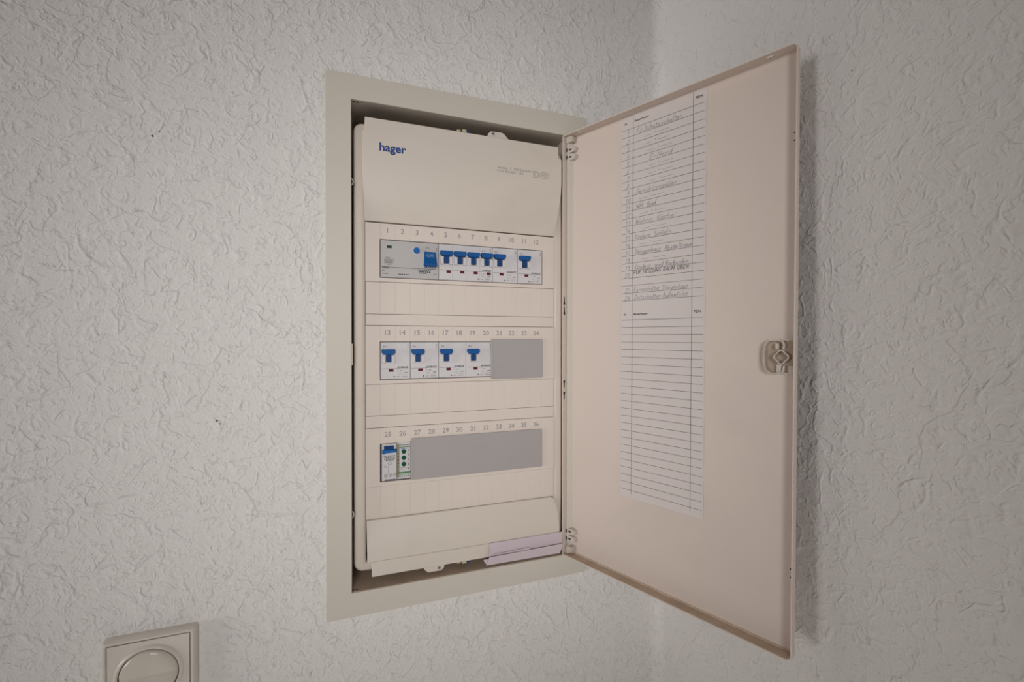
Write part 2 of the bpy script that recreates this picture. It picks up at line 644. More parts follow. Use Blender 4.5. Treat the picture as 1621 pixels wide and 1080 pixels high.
g.text('Volta', 143, 157, 245.0, 248.1, yy)
g.text('3', 160, 161.6, 245, 248.1, yy)
g.text('VDE', 165, 173, 245, 248.1, yy)
g.text('Dec 06-04', 174.5, 188, 245, 248.1, yy)
g.text('-2', 189, 191.5, 245, 248.1, yy)
g.text('Uimp', 143, 152, 240.8, 243.7, yy)
g.text('IN', 154, 158, 240.8, 243.7, yy)
g.text('400V', 160, 168.5, 240.8, 243.7, yy)
g.text('63A', 172, 179, 240.8, 243.7, yy)
for a, b, w in ((0, 7.4, .45), (1.7, 5.7, .4)):
    g.stroke([(193 + a, 240 + a), (193 + b, 240 + a), (193 + b, 240 + b), (193 + a, 240 + b), (193 + a, 240 + a)], w, yy)
g.circle(208.6, 243.6, 6.4, 3.9, .45, yy)
g.text('VDE', 204.8, 212.2, 242.2, 245.2, yy)
g.build('rating_print', M['inkgrey'], cover, normals=False)

# ------------------------------------------------------------------ door
ZM, HH = (OZ0 + OZ1) / 2, (OZ1 - OZ0) / 2
HX, HY = 235.6, -10.0
LX, LY, TX, TY = 352.4, -252.0, 7.0, 2.2
W = math.hypot(LX - HX, LY - HY)


def D(u, n, z):
    """door coordinates: u from the hinge, n from the lip to the outer sheet, z up; the sheet is slightly twisted"""
    s = (z - ZM) / HH
    dx, dy = LX + TX * s - HX, LY + TY * s - HY
    L = math.hypot(dx, dy)
    dx, dy = dx / L, dy / L
    return (HX + dx * u - dy * n, HY + dy * u + dx * n, z)


DZ0, DZ1 = OZ0 + .3, OZ1 - .3
NI = 13.0
g = G()
NZ = 8
for i in range(NZ):
    a, b = DZ0 + (DZ1 - DZ0) * i / NZ, DZ0 + (DZ1 - DZ0) * (i + 1) / NZ
    g.box(0, W, NI, NI + 1.4, a, b)
    g.box(0, 1.1, 0, NI, a, b)
    g.box(W - 1.1, W, 4.0, NI, a, b)
door = g
# top and bottom rims with a small slot through the top one near each end
for zz, sl in ((DZ1 - 1.1, True), (DZ0, False)):
    us = [1.1, 21, 27, 242.5, 248.5, W - 3] if sl else [1.1, W - 3]
    if sl:
        for a, b, hole in ((1.1, 21, 0), (21, 27, 1), (27, 242.5, 0), (242.5, 248.5, 1), (248.5, W - 3, 0)):
            if hole:
                door.box(a, b, 0, 4, zz, zz + 1.1)
                door.box(a, b, 8.6, NI, zz, zz + 1.1)
            else:
                door.box(a, b, 0, NI, zz, zz + 1.1)
    else:
        door.box(1.1, W - 3, 0, NI, zz, zz + 1.1)
# chamfered rim ends at the free corners
for zz in (DZ1 - 1.1, DZ0):
    door.add([(W - 3, 0, zz), (W - 1.1, 4, zz), (W - 1.1, NI, zz), (W - 3, NI, zz),
              (W - 3, 0, zz + 1.1), (W - 1.1, 4, zz + 1.1), (W - 1.1, NI, zz + 1.1), (W - 3, NI, zz + 1.1)],
             [(0, 1, 2, 3), (4, 7, 6, 5), (0, 4, 5, 1), (1, 5, 6, 2), (2, 6, 7, 3), (3, 7, 4, 0)])
door = door.map(D).build('door', M['door'], board)
# dust lying along the bottom rim
G().box(2, W - 3.2, .3, NI - .1, DZ0 + 1.1, DZ0 + 1.5).map(D).build('dust_layer', M['dust'], door)
G().box(1.5, W - 3.2, NI - .9, NI - .02, DZ0 + 1.4, DZ0 + 3.2).map(D).build('rust_line', M['dust'], door)

# directory label: paper, ruled lines, printed heads, handwriting
SN = NI - .15
ZCUT = [DZ0 + (DZ1 - DZ0) * i / NZ for i in range(NZ + 1)]


def zsplit(a, b):
    zs = [a] + [z for z in ZCUT if a < z < b] + [b]
    return list(zip(zs, zs[1:]))


g = G()
for a, b in zsplit(-167, DZ1 - 1.3):
    g.box(81.8, 184, SN, NI - .02, a, b)
g.map(D).build('directory_sheet', M['sheet'], door)
g = G()
LN = SN - .08
zu = [283.3 - 9.13 * i for i in range(24)]
zl = [49.6 - 9.02 * i for i in range(24)]
for z in zu + zl:
    g.stroke([(83.2, z), (182.2, z)], .42, LN)
for u, a in ((97.6, 297.5), (169.8, 299)):
    for za, zb in zsplit(-162, a):
        g.stroke([(u, za), (u, zb)], .42, LN)
g.map(D).build('ruled_lines', M['line'], door, normals=False)
g = G()
for hz in (291.2, 56.6):
    g.text('Nr', 86.2, 89.6, hz - 1.3, hz + 1.3, LN, bold=.02)
    g.text('Bezeichnung', 99.6, 117.6, hz - 1.9, hz + 1.5, LN, bold=.02)
    g.text('PE/N', 172.2, 179.8, hz - 1.2, hz + 1.6, LN, bold=.02)
g.map(D).build('printed_heads', M['ink'], door, normals=False)

# a simple pen alphabet on a grid: x 0..3, y 0 baseline, 3 x-height, 6 ascender
PEN = {
    'a': [[(2.2, 2.6), (1.2, 3), (.3, 2), (.3, .6), (1.1, 0), (2, .8), (2.3, 2.8), (2.4, .3), (2.9, 0)]],
    'b': [[(.4, 6), (.4, 0), (1.6, 0), (2.3, 1), (2.1, 2.4), (1.2, 2.8), (.4, 2)]],
    'c': [[(2.2, 2.5), (1.4, 3), (.5, 2.2), (.4, .8), (1.2, 0), (2.3, .6)]],
    'd': [[(2.1, 2.4), (1.2, 2.9), (.4, 2), (.3, .7), (1.1, 0), (2, .8), (2.4, 6), (2.3, .4), (2.8, 0)]],
    'e': [[(.4, 1.3), (2, 1.8), (1.9, 2.7), (1.1, 3), (.4, 2), (.4, .8), (1.2, 0), (2.4, .7)]],
    'f': [[(2.3, 5.6), (1.6, 6), (1, 5), (.8, -1)], [(.2, 3), (2, 3.1)]],
    'g': [[(2.1, 2.5), (1.2, 3), (.4, 2), (.6, .5), (1.5, .3), (2.1, 1.3), (2.3, 2.9), (2.1, -1.5), (1.1, -2), (.4, -1.3)]],
    'h': [[(.5, 6), (.4, 0)], [(.4, 1.8), (1.3, 2.9), (2, 2.5), (2.1, 0)]],
    'i': [[(.8, 3), (.7, .4), (1.2, 0)], [(.9, 4.2), (1.05, 4.5)]],
    'k': [[(.5, 6), (.4, 0)], [(2, 3), (.5, 1.4), (2.2, 0)]],
    'l': [[(.8, 6), (.6, .5), (1.2, 0)]],
    'm': [[(.3, 3), (.3, 0)], [(.3, 2), (.9, 2.9), (1.4, 2.3), (1.4, 0)], [(1.4, 2), (2, 2.9), (2.6, 2.3), (2.7, 0)]],
    'n': [[(.4, 3), (.4, 0)], [(.4, 1.8), (1.3, 2.9), (2, 2.5), (2.2, 0)]],
    'o': [[(1.3, 3), (.4, 2), (.4, .8), (1.2, 0), (2.2, .8), (2.2, 2.2), (1.3, 3)]],
    'p': [[(.5, 3), (.3, -2)], [(.5, 2.2), (1.4, 3), (2.2, 2), (1.6, .4), (.5, .5)]],
    'r': [[(.5, 3), (.5, 0)], [(.5, 1.8), (1.2, 2.8), (2.1, 2.6)]],
    's': [[(2, 2.7), (1.2, 3), (.6, 2.3), (1.9, 1), (1.4, .1), (.3, .3)]],
    't': [[(1, 5), (.9, .5), (1.5, 0), (2.2, .4)], [(.2, 3.2), (2, 3.4)]],
    'u': [[(.4, 3), (.4, .8), (1.1, 0), (2, .9), (2.1, 3), (2.1, .4), (2.6, 0)]],
    'z': [[(.3, 2.9), (2, 3), (.3, 0), (2.2, .1)]],
    'ß': [[(.4, -.5), (.5, 5), (1.3, 6), (2, 5), (1.2, 3.4), (2.2, 2), (1.8, .2), (1, 0)]],
    'A': [[(0, 0), (1.4, 6), (2.8, 0)], [(.5, 2), (2.4, 2.2)]],
    'B': [[(.4, 0), (.4, 6), (1.9, 5.7), (2, 4), (.5, 3.2), (2.3, 2.5), (2.2, .6), (.4, 0)]],
    'E': [[(2.3, 6), (.4, 5.8), (.3, 0), (2.3, .1)], [(.4, 3.1), (1.9, 3.2)]],
    'F': [[(2.4, 6), (.4, 5.8), (.3, 0)], [(.4, 3.1), (1.9, 3.2)]],
    'G': [[(2.4, 5.2), (1.4, 6), (.4, 4.3), (.4, 1.4), (1.4, 0), (2.4, 1), (2.4, 2.8), (1.5, 2.8)]],
    'H': [[(.3, 6), (.3, 0)], [(2.4, 6), (2.4, 0)], [(.3, 3), (2.4, 3.1)]],
    'I': [[(1, 6), (.9, 0)]],
    'K': [[(.4, 6), (.4, 0)], [(2.3, 6), (.5, 2.8), (2.5, 0)]],
    'M': [[(.2, 0), (.5, 6), (1.5, 2), (2.6, 6), (2.8, 0)]],
    'N': [[(.3, 0), (.4, 6), (2.3, 0), (2.4, 6)]],
    'O': [[(1.4, 6), (.3, 4.5), (.3, 1.4), (1.4, 0), (2.5, 1.4), (2.5, 4.5), (1.4, 6)]],
    'R': [[(.4, 0), (.4, 6), (2.1, 5.6), (2, 3.6), (.5, 3), (2.4, 0)]],
    'S': [[(2.4, 5.2), (1.4, 6), (.5, 4.8), (2.2, 2.2), (1.8, .3), (.3, .5)]],
    'U': [[(.3, 6), (.4, 1), (1.3, 0), (2.3, 1), (2.4, 6)]],
    'W': [[(0, 6), (.7, 0), (1.5, 4), (2.3, 0), (3, 6)]],
    'Z': [[(.3, 5.8), (2.3, 6), (.2, 0), (2.5, .1)]],
    '1': [[(.4, 4.4), (1.5, 6), (1.4, 0)]],
    '2': [[(.4, 4.8), (1.3, 6), (2.2, 4.8), (.3, 0), (2.4, .1)]],
    '3': [[(.4, 5.6), (2, 5.4), (1, 3.3), (2.2, 2), (1.5, .1), (.3, .5)]],
    '4': [[(1.6, 6), (.2, 2), (2.4, 2.1)], [(1.8, 3.4), (1.7, 0)]],
    '5': [[(2.2, 6), (.6, 5.9), (.5, 3.4), (2, 3), (2, .8), (.3, .2)]],
    '6': [[(1.9, 6), (.6, 3.2), (.6, .8), (1.5, 0), (2.2, 1.4), (1.4, 2.8), (.6, 1.8)]],
    '7': [[(.3, 5.8), (2.3, 6), (1, 0)], [(.6, 3), (2, 3.2)]],
    '8': [[(2, 5.2), (1.2, 6), (.6, 4.8), (2.1, 1.6), (1.3, 0), (.4, 1.4), (2.1, 5)]],
    '9': [[(2.1, 4.8), (1.2, 6), (.4, 4.6), (1.2, 3.2), (2.1, 4.6), (1.6, 0)]],
    '0': [[(1.3, 6), (.4, 4), (.5, 1), (1.3, 0), (2.1, 1.4), (2.1, 4.4), (1.3, 6)]],
    '.': [[(.5, .1), (.9, .3)]], ',': [[(.7, .3), (.4, -.9)]], '-': [[(.3, 2.4), (1.8, 2.6)]],
    '"': [[(.5, 5.2), (.4, 4.2)], [(1.2, 5.2), (1.1, 4.2)]], '+': [[(.2, 2.6), (2.2, 2.8)], [(1.2, 4), (1.1, 1.4)]],
}
PEN['ü'] = PEN['u'] + [[(.7, 4.2), (.8, 4.6)], [(1.7, 4.2), (1.8, 4.6)]]
PEN['Ü'] = PEN['U'] + [[(.7, 6.8), (.8, 7.2)], [(1.7, 6.8), (1.8, 7.2)]]
NARROW = {'i': 1.6, 'l': 1.7, '.': 1.4, ',': 1.4, 'I': 1.9, 't': 2.3, 'r': 2.4, 'm': 3.3, 'M': 3.4, 'W': 3.5, '"': 2.0}


def pen(g, s, u0, u1, z, h, y, w=.4):
    """handwriting fitted from u0 to u1 on baseline z, ascender height h, slightly slanted"""
    x, out = 0.0, []
    for c in s:
        if c == ' ':
            x += 2.2
            continue
        jz, jx = random.uniform(-.3, .3), random.uniform(.92, 1.08)
        for st in PEN[c]:
            out.append([(x + px * jx + .17 * pz, pz + jz) for px, pz in st])
        x += NARROW.get(c, 2.9)
    k = (u1 - u0) / x
    for st in out:
        g.stroke([(u0 + px * k, z + pz * h / 6) for px, pz in st], w, y)


def dashes(g, u0, z, y, L=42):
    g.stroke([(u0, z + 2.2), (u0 + L * .32, z + 2.5)], .34, y)
    pen(g, '"', u0 + L * .42, u0 + L * .48, z, 5, y, .34)
    g.stroke([(u0 + L * .56, z + 2.6), (u0 + L, z + 3.0)], .34, y)


g = G()
ROWTXT = {1: ('FI-Schutzschalter', 102, 157), 5: ('E-Herd', 118, 146), 9: ('Geschirrspüler', 101.5, 152),
          11: ('WM. Bad', 101.5, 127), 13: ('Wohnz. Küche', 101, 149), 15: ('Kinderz. Schlafz.', 100, 147),
          17: ('Stiegenhaus, Abstellraum', 100, 170.5), 19: ('Kinderz. und Badboden', 100, 166),
          22: ('Fernschalter Stiegenhaus', 99.5, 166), 23: ('Zeitschalter Außenlicht', 99.5, 165)}
for i in range(1, 24):
    zb = zu[i] + .9
    if i in ROWTXT:
        s, a, b = ROWTXT[i]
        pen(g, s, a, b, zb + .2, 5.6, LN)
    elif i < 20:
        dashes(g, {2: 112, 3: 112, 4: 116, 6: 117, 7: 117, 8: 118}.get(i, 106 + i % 5), zb, LN, 30)
    if i <= 20 or i >= 22:
        s = str(i if i <= 20 else i + 3)
        pen(g, s, 90.5 - 1.9 * len(s), 90.5 + 1.9 * len(s), zb, 5.4, LN, .42)
g.map(D).build('handwriting', M['pencil'], door, normals=False)
g = G()
pen(g, 'FÜR HEIZUNG RAUM OBEN', 98.5, 166, zu[20] + 4.2, 4.2, LN - .02, .5)
g.map(D).build('handwriting', M['pen'], door, normals=False)

# keyhole slots in the hinge side rim, small holes by the free edge
for kz, s in ((77, 1), (63.6, 1), (-34, -1), (-49.5, -1)):
    g = G()
    pts = []
    for i in range(15):
        a = math.radians(-240 + 300 * i / 14) if s > 0 else math.radians(-60 + 300 * i / 14)
        pts.append((2.9 + 1.9 * math.cos(a), kz - 2.2 * s + 2.3 * math.sin(a)))
    if s > 0:
        pts += [(3.5, kz + 6.5), (2.3, kz + 6.5)]
    else:
        pts += [(2.3, kz - 6.5), (3.5, kz - 6.5)]
    g.prism(pts, 1.0, 1.25).map(lambda x, y, z: D(y, x, z))
    g.build('keyhole_slot', M['dark'], door)
for hz in (222.4, 215, -188.6, -196.2):
    G().disc(265.0, hz, .75, NI - .06, NI + .1, 8).map(D).build('small_hole', M['dark'], door)

# hinges: moulded block with two rounded lobes
for hz, s in ((295.5, -1), (-258.5, 1)):
    g = G()
    g.prism(rrect(2.5, 13, min(hz - 4, hz + 4), hz + 4, 1.2, 3), 4.5, NI, 0)
    for k in (1, 2):
        c = hz + s * (3 + 10.0 * k)
        lobe = [(1.6, c + 4.2)] + [(10 + 5.4 * math.cos(a), c + 4.2 * math.sin(a))
                                   for a in [math.radians(90 - 18 * i) for i in range(11)]] + [(1.6, c - 4.2)]
        g.prism(lobe, 7, NI, 0)
        inner = [(4.6, c + 1.6), (9, c + 1.5), (10.5, c), (9, c - 1.3), (4.6, c - 1.4)]
        g.prism(inner, 6.9, 8.0, 1)
        g.box(2.2, 3.8, 5.4, 8, c - 2.2, c + 2.6, 1)
    g.map(D).build('hinge', [M['hinge'], M['dark']], door, bevel=.5)

# lock: moulded cup with a four-lobed key ring
lk = G()
LU, LZ = 256.8, 9.6


def dshape(ul, ur, z0, z1, c):
    return [(ur, z0), (ur, z1), (ul + c, z1), (ul + c * .45, z1 - c * .45), (ul, z1 - c), (ul, z0 + c),
            (ul + c * .45, z0 + c * .45), (ul + c, z0)]


lk.prism(dshape(241.6, W - 1.2, -6.5, 26.2, 6), NI - .6, NI - .05, 1)


def lock_wall(pts, w, n0, n1):
    for (ua, za), (ub, zb) in zip(pts, pts[1:]):
        L = math.hypot(ub - ua, zb - za)
        ex, ez = (ub - ua) / L * w * .25, (zb - za) / L * w * .25
        nx, nz = -(zb - za) / L * w / 2, (ub - ua) / L * w / 2
        lk.prism([(ua - ex + nx, za - ez + nz), (ua - ex - nx, za - ez - nz), (ub + ex - nx, zb + ez - nz), (ub + ex + nx, zb + ez + nz)], n0, n1, 0)


lock_wall([(258.6, 17.2), (259.0, 21.5), (257.6, 24.6), (254.6, 25.6), (247.6, 25.6), (244.4, 23.6), (242.6, 20), (242.2, 14),
           (242.2, 5), (242.6, 0), (244.4, -3.8), (247.6, -5.8), (255.6, -5.8), (258.2, -4.6), (258.9, 1.0)], 1.3, NI - 5.5, NI - .4)
lk.box(256.5, W - 1.2, NI - 4.5, NI - .4, 25.2, 26.2, 0)
lk.box(262.8, W - 1.2, NI - 4.2, NI - .4, -6.0, 1.6, 0)
lk.box(256, W - 1.2, NI - 2.5, NI - .4, -6.5, -5.5, 0)
lk.box(251.8, 254.6, NI - 5, NI - .4, 17.5, 22.5, 0)
lk.box(252.5, 257, NI - 3.6, NI - .4, -5.5, 2.5, 0)
ro, ri = [], []
for i in range(48):
    a = 2 * math.pi * i / 48
    r = 6.2 + .62 * math.cos(4 * a) - .12 * math.cos(8 * a)
    ro.append((LU + r * .95 * math.cos(a), LZ + r * math.sin(a)))
    ri.append((LU + (r - 1.0) * .95 * math.cos(a), LZ + (r - 1.0) * math.sin(a)))
lk.ring(ro, ri, NI - 6.5, NI - .4, 0)
lk.map(D).build('door_lock', [M['hinge'], M['lockbeige']], door, bevel=.25)
g = G()
pts = [(LU - 1 + 18.5 * math.cos(math.radians(a)), LZ + 16.9 * math.sin(math.radians(a))) for a in range(118, 243, 8)]
g.stroke(pts, .5, NI - .04)
g.map(D).build('pressed_ring', M['dust'], door, normals=False)

# ------------------------------------------------------------------ devices on the rails
MCB_GROUP = 'circuit breakers in the distribution board'


def breaker(first, poles, width, toggles, yf, zc, label, lastmark=True):
    """white breaker of `width` modules whose left edge stands at module number `first` of its row"""
    x0 = 17.5 * first
    w = 17.5 * width
    t = thing('circuit_breaker', (x0 + w / 2, yf, zc - 22.4), label, 'circuit breaker', MCB_GROUP)
    g = G()
    g.box(x0 + .25, x0 + w - .25, yf, 40, zc - 22.4, zc + 22.4)
    g.box(x0 + 1.2, x0 + w - 1.2, 39, 43.9, zc - 18, zc + 18)
    g.build('housing', M['white'], t, bevel=.35)
    if poles > 1:
        g = G()
        for k in range(1, poles):
            g.box(x0 + 17.5 * k - .12, x0 + 17.5 * k + .12, yf - .04, yf + .1, zc - 22, zc + 22)
        g.build('pole_joint', M['inkgrey'], t)
    for k in toggles:
        a = x0 + 17.5 * k
        g = G()
        for ua, ub in ((1.6, 5.9), (12.9, 17.0)):
            poly = [(a + ua, zc - 3.2), (a + ub, zc - 3.2), (a + ub, zc + 5.6), (a + ub - .9, zc + 6.6),
                    (a + ua + .9, zc + 6.6), (a + ua, zc + 5.6)]
            g.prism(poly, yf - 2.8, yf, shrink=.25)
        g.build('toggle_guard', M['white'], t, bevel=.2)
        g = G()
        bar = [(a + 1.3, zc + 14), (a + 17.2, zc + 14), (a + 17.4, zc + 10.4), (a + 15.8, zc + 7.6),
               (a + 12.4, zc + 7.2), (a + 6.3, zc + 7.2), (a + 2.6, zc + 7.8), (a + 1.1, zc + 10.4)]
        g.prism(bar, yf - 6.2, yf, 0, shrink=.5)
        stem = [(a + 6.4, zc + 8), (a + 12.3, zc + 8), (a + 12.3, zc - 1.7), (a + 6.4, zc - 1.7)]
        g.prism(stem, yf - 3.4, yf, 1, shrink=.2)
        g.build('toggle', [M['blue'], M['blued']], t, bevel=.4)
        G().box(a + 9.7, a + 15.2, yf - .15, yf + .2, zc - 13.4, zc - 10.2).build('status_window', M['red'], t)
    g = G()
    y = yf - .05
    g.rect(x0 + 1.2, x0 + w - 14.5, zc - 10.0, zc - 9.55, y, 1)
    b = x0 + 17.5 * (width - 1)
    e = (b - 3.2 + 5.6, b + 15.4) if width == 2 else (b + 3.6, b + 15.6)
    g.text('SCHRACK', e[0], e[1], zc - 9.7, zc - 7.2, y, 0, bold=.03)
    # small print: rating letter and type signs
    g.text('C', b + 2.4, b + 3.6, zc - 13.1, zc - 11.3, y, 0)
    g.text('16', b + 5.6, b + 8.0, zc - 13.1, zc - 11.3, y, 0)
    g.circle(b + 4.6, zc - 15.8, 1.7, .9, .22, y, 10, 1)
    g.rect(b + 10.5, b + 14.5, zc - 15.4, zc - 14.4, y, 1)
    g.disc(b - 1.4, zc - 19.5, .85, y - .02, y + .05, 8, 0)
    for k in range(6):
        if k != 2:
            g.rect(b + 1.5 + 2.2 * k, b + 2.9 + 2.2 * k, zc - 20.1, zc - 19.2, y, 1)
    g.rect(b + 7.6, b + 14.4, zc - 17.6, zc - 17.3, y, 1)
    g.text('F1', x0 + 17.5 * toggles[-1] + 3.4, x0 + 17.5 * toggles[-1] + 6.6, zc + 16.2, zc + 18, y, 0)
    for k in (0, 1):
        g.rect(x0 + w - 3.0, x0 + w - 2.4, zc + 15.6 + 2.6 * k, zc + 17.4 + 2.6 * k, y, 0)
    g.build('printed_marks', [M['ink'], M['inkgrey']], t, normals=False)
    return t


# top row: residual current device, four-pole breaker, two double-width breakers
Y1 = .2
zc = ROWS[0]
rcd = thing('residual_current_device', (35, Y1, zc - 22.4),
            'grey residual current device with blue OFF switch and round blue button, top row', 'residual current device')
g = G().box(.3, 69.8, Y1, 40, zc - 22.4, zc + 22.4)
g.box(1.2, 68.8, 39, 43.9, zc - 18, zc + 18)
g.build('housing', M['grey'], rcd, bevel=.35)
G().box(7.6, 13.2, Y1 - .2, Y1 + .2, zc + 13, zc + 16).build('status_window', M['greend'], rcd)
G().disc(42.8, zc + 12, 5.0, Y1 - .6, Y1 + .1, 24, shrink=.5).build('button_collar', M['white'], rcd)
G().disc(42.8, zc + 12, 4.1, Y1 - 2.4, Y1, 24, shrink=.4).build('test_button', M['blue2'], rcd)
g = G()
g.box(50.9, 67.4, Y1 - .9, Y1 + .1, zc - 9.4, zc + 12.2)
g.build('toggle_guard', M['grey'], rcd, bevel=.4)
g = G()
a = [(52, -3.0, 11), (52, -3.6, 3), (51.4, -7.5, -4.4), (51.0, -7.0, -6.6)]
v = []
for xx, yy_, zz in a:
    v += [(xx, Y1 + yy_, zc + zz), (118.2 - xx, Y1 + yy_, zc + zz)]
v += [(52, Y1, zc + 11), (66.2, Y1, zc + 11), (51.0, Y1, zc - 6.6), (67.2, Y1, zc - 6.6)]
g.add(v, [(0, 1, 3, 2), (2, 3, 5, 4), (4, 5, 7, 6), (0, 8, 9, 1), (6, 7, 11, 10), (0, 2, 4, 6, 10, 8), (1, 9, 11, 7, 5, 3)])
tg = g.build('toggle', M['blue'], rcd, bevel=.4)
G().text('OFF', 54.6, 63.6, zc + 4.4, zc + 8.0, Y1 - 3.75).build('toggle_text', M['inkwhite'], rcd, normals=False)
g = G()
for k in range(8):
    g.box(52.6 + 1.75 * k, 53.6 + 1.75 * k, Y1 - 1.1, Y1 - .8, zc - 9.0, zc - 6.9)
g.build('toggle_shadow_hatch', M['blued'], rcd)  # shadow under the toggle grip, put in as a dark blue hatch
g = G()
y = Y1 - .05
g.rect(1.5, 67, zc - 10.3, zc - 9.8, y, 0)
g.text('SCHRACK', 2, 10.4, zc - 11.9, zc - 9.0, y, 0, bold=.02)
g.text('FI', 2.2, 4.6, zc - 15.2, zc - 13.2, y, 0)
g.rect(2, 9.2, zc - 18.2, zc - 17.8, y, 0)
for zz, xa, xb in ((1.5, 6, 11.5), (-.8, 4.4, 16), (-2, 5, 15), (-6.6, 8, 13)):
    k = xa
    while k < xb:
        g.rect(k, min(xb, k + 1.5), zc + zz - .5, zc + zz + .5, y, 1)
        k += 2.0
g.stroke([(4.6, zc - 2.8), (15.4, zc - 2.8), (15.4, zc - 5.4), (4.6, zc - 5.4), (4.6, zc - 2.8)], .3, y, 1)
for k in range(4):
    g.rect(6 + 2.2 * k, 7.5 + 2.2 * k, zc - 4.6, zc - 3.5, y, 0)
for zz, xa, xb in ((-11.9, 44.5, 60.5), (-13.8, 46, 60), (-15.4, 45.5, 55)):
    k = xa
    while k < xb:
        g.rect(k, min(xb, k + 1.7), zc + zz - .6, zc + zz + .6, y, 0)
        k += 2.3
for k in range(6):
    g.rect(21 + 2.1 * k, 22.5 + 2.1 * k, zc - 18.4, zc - 17.4, y, 0)
g.text('F0', 55, 58.2, zc + 15.2, zc + 17, y, 0)
for k in (0, 1):
    g.rect(67.3, 67.9, zc + 12.6 + 2.6 * k, zc + 14.6 + 2.6 * k, y, 0)
for k in range(3):
    g.rect(63.4 + 1.5 * k, 64.4 + 1.5 * k, zc - 16.8, zc - 15.6, y, 1)
g.build('printed_marks', [M['ink'], M['inkgrey']], rcd, normals=False)

breaker(4, 4, 4, (0, 1, 2, 3), Y1, zc, 'wide white circuit breaker with four blue toggles side by side, beside the grey device')
Y2 = 1.0
b13 = breaker(0, 1, 2, (0,), Y2, 0.0, 'white circuit breaker with one blue toggle at the left end of the middle row')
for dm, s in ((2, 'white circuit breaker with one blue toggle, second from left in the middle row'),
              (4, 'white circuit breaker with one blue toggle, third from left in the middle row'),
              (6, 'white circuit breaker with one blue toggle, touching the small grey blanking plate')):
    copy_thing(b13, 17.5 * dm, 0, s)
b9 = copy_thing(b13, 17.5 * 8, 123, 'white circuit breaker with one blue toggle, touching the breaker that has four')
b9.location.y -= .0008
b11 = copy_thing(b13, 17.5 * 10, 123, 'white circuit breaker with one blue toggle at the right end of the top row')
b11.location.y -= .0008

# bottom row: impulse relay and staircase timer
zc = ROWS[2]
Y3 = 1.2
rel = thing('impulse_relay', (10, Y3, zc - 22.4),
            'narrow white impulse relay with blue slide switch in the bottom row, left of the timer', 'relay')
xa = 1.4
g = G().box(xa, xa + 17.3, Y3, 40, zc - 22.6, zc + 22.2)
g.box(xa + 1, xa + 16.3, 39, 43.9, zc - 18, zc + 18)
g.build('housing', M['white'], rel, bevel=.4)
g = G()
g.prism([(1.8, zc + 11.2), (1.8, zc + 14.8), (3.6, zc + 15.8), (18.6, zc + 15.8), (18.8, zc + 12), (4.6, zc + 11.6), (4.2, zc + 10)],
        Y3 - 4, Y3, 0, shrink=.4)
g.build('slide_switch', M['blue2'], rel, bevel=.4)
g = G()
g.box(4, 15.2, Y3 - 2.6, Y3, zc + 15.4, zc + 20)
for k in range(6):
    g.box(4.6 + 1.8 * k, 5.4 + 1.8 * k, Y3 - 3.0, Y3 - 2.5, zc + 15.8, zc + 19.6)
g.build('ribbed_block', M['blued'], rel, bevel=.2)
g = G()
y = Y3 - .05
for zz, ua, ub in ((7.4, 3.6, 17), (5.6, 4.4, 16.8), (3.8, 4.2, 17.2), (2.2, 6, 16)):
    k = ua
    while k < ub:
        L = random.uniform(.8, 1.9)
        g.rect(k, min(ub, k + L), zc + zz - .55, zc + zz + .5, y, random.choice((0, 0, 1)))
        k += L + .45
g.circle(11.2, zc - 1.6, 2.5, 1.3, .4, y, 14, 1)
g.circle(5.8, zc - 4.8, 1.6, 1.6, .35, y, 12, 1)
g.stroke([(7.4, zc - 4.8), (9.2, zc - 5.4), (9.0, zc - 11.5), (8, zc - 13.2)], .35, y, 1)
for cx in (6.2, 11.6, 16.6):
    g.circle(cx, zc - 16.2 + .4 * (cx > 10), 1.7, 1.9, .4, y, 12, 0 if cx < 8 else 1)
    g.stroke([(cx - 1.1, zc - 17.2), (cx + 1.1, zc - 14.8)], .35, y, 0)
g.stroke([(6.2, zc - 18.2), (6.2, zc - 20.6)], .35, y, 1)
g.stroke([(11.6, zc - 13), (11.6, zc - 19.6)], .35, y, 1)
for k in range(7):
    g.rect(4.6 + 1.9 * k, 6.1 + 1.9 * k, zc - 22.3, zc - 20.9, y, 0)
g.build('printed_marks', [M['ink'], M['inkgrey']], rel, normals=False)

Y4 = 2.6
tim = thing('time_switch', (27.5, Y4, zc - 20),
            'narrow timer with three green knobs and green stripes in the bottom row', 'timer')
g = G().box(19.3, 35.4, Y4, 40, zc - 22.4, zc + 22.4)
g.box(20.3, 34.4, 39, 43.9, zc - 18, zc + 18)
g.build('housing', M['white'], tim, bevel=.3)
G().box(19.4, 22.2, Y4 - .12, Y4 + .1, zc - 20, zc + 21).build('side_strip', M['olive'], tim)
for kz in (11.2, 3.4, -4.3):
    g = G()
    g.disc(27.4, zc + kz, 2.75, Y4 - 1.8, Y4, 20, 0, shrink=.3)
    g.rect(26.9, 27.9, zc + kz - 1.8, zc + kz + 1.8, Y4 - 1.86, 1)
    g.build('timer_knob', [M['green'], M['greend']], tim)
g = G()
y = Y4 - .14
g.rect(22.2, 35.3, zc + 16.2, zc + 17, y, 0)
k = 22.6
for i in range(6):
    g.rect(k + 2 * i, k + 1.3 + 2 * i, zc + 18.6, zc + 20, y, i % 2)
g.rect(19.6, 35.3, zc - 15.4, zc - 13.6, y, 0)
g.rect(22.6, 34, zc - 17.2, zc - 16.4, y, 0)
for i in range(5):
    g.rect(22.6 + 2.4 * i, 24 + 2.4 * i, zc - 19.6, zc - 18.4, y, i % 2)
g.rect(24, 30, zc + 14.3, zc + 15.2, y, 3)
for i, kz in enumerate((12.4, 7, 1.2, -4.8, -10)):
    g.stroke([(32.6, zc + kz), (33.4, zc + kz + .9), (32.6, zc + kz - .9)], .45, y, 2)
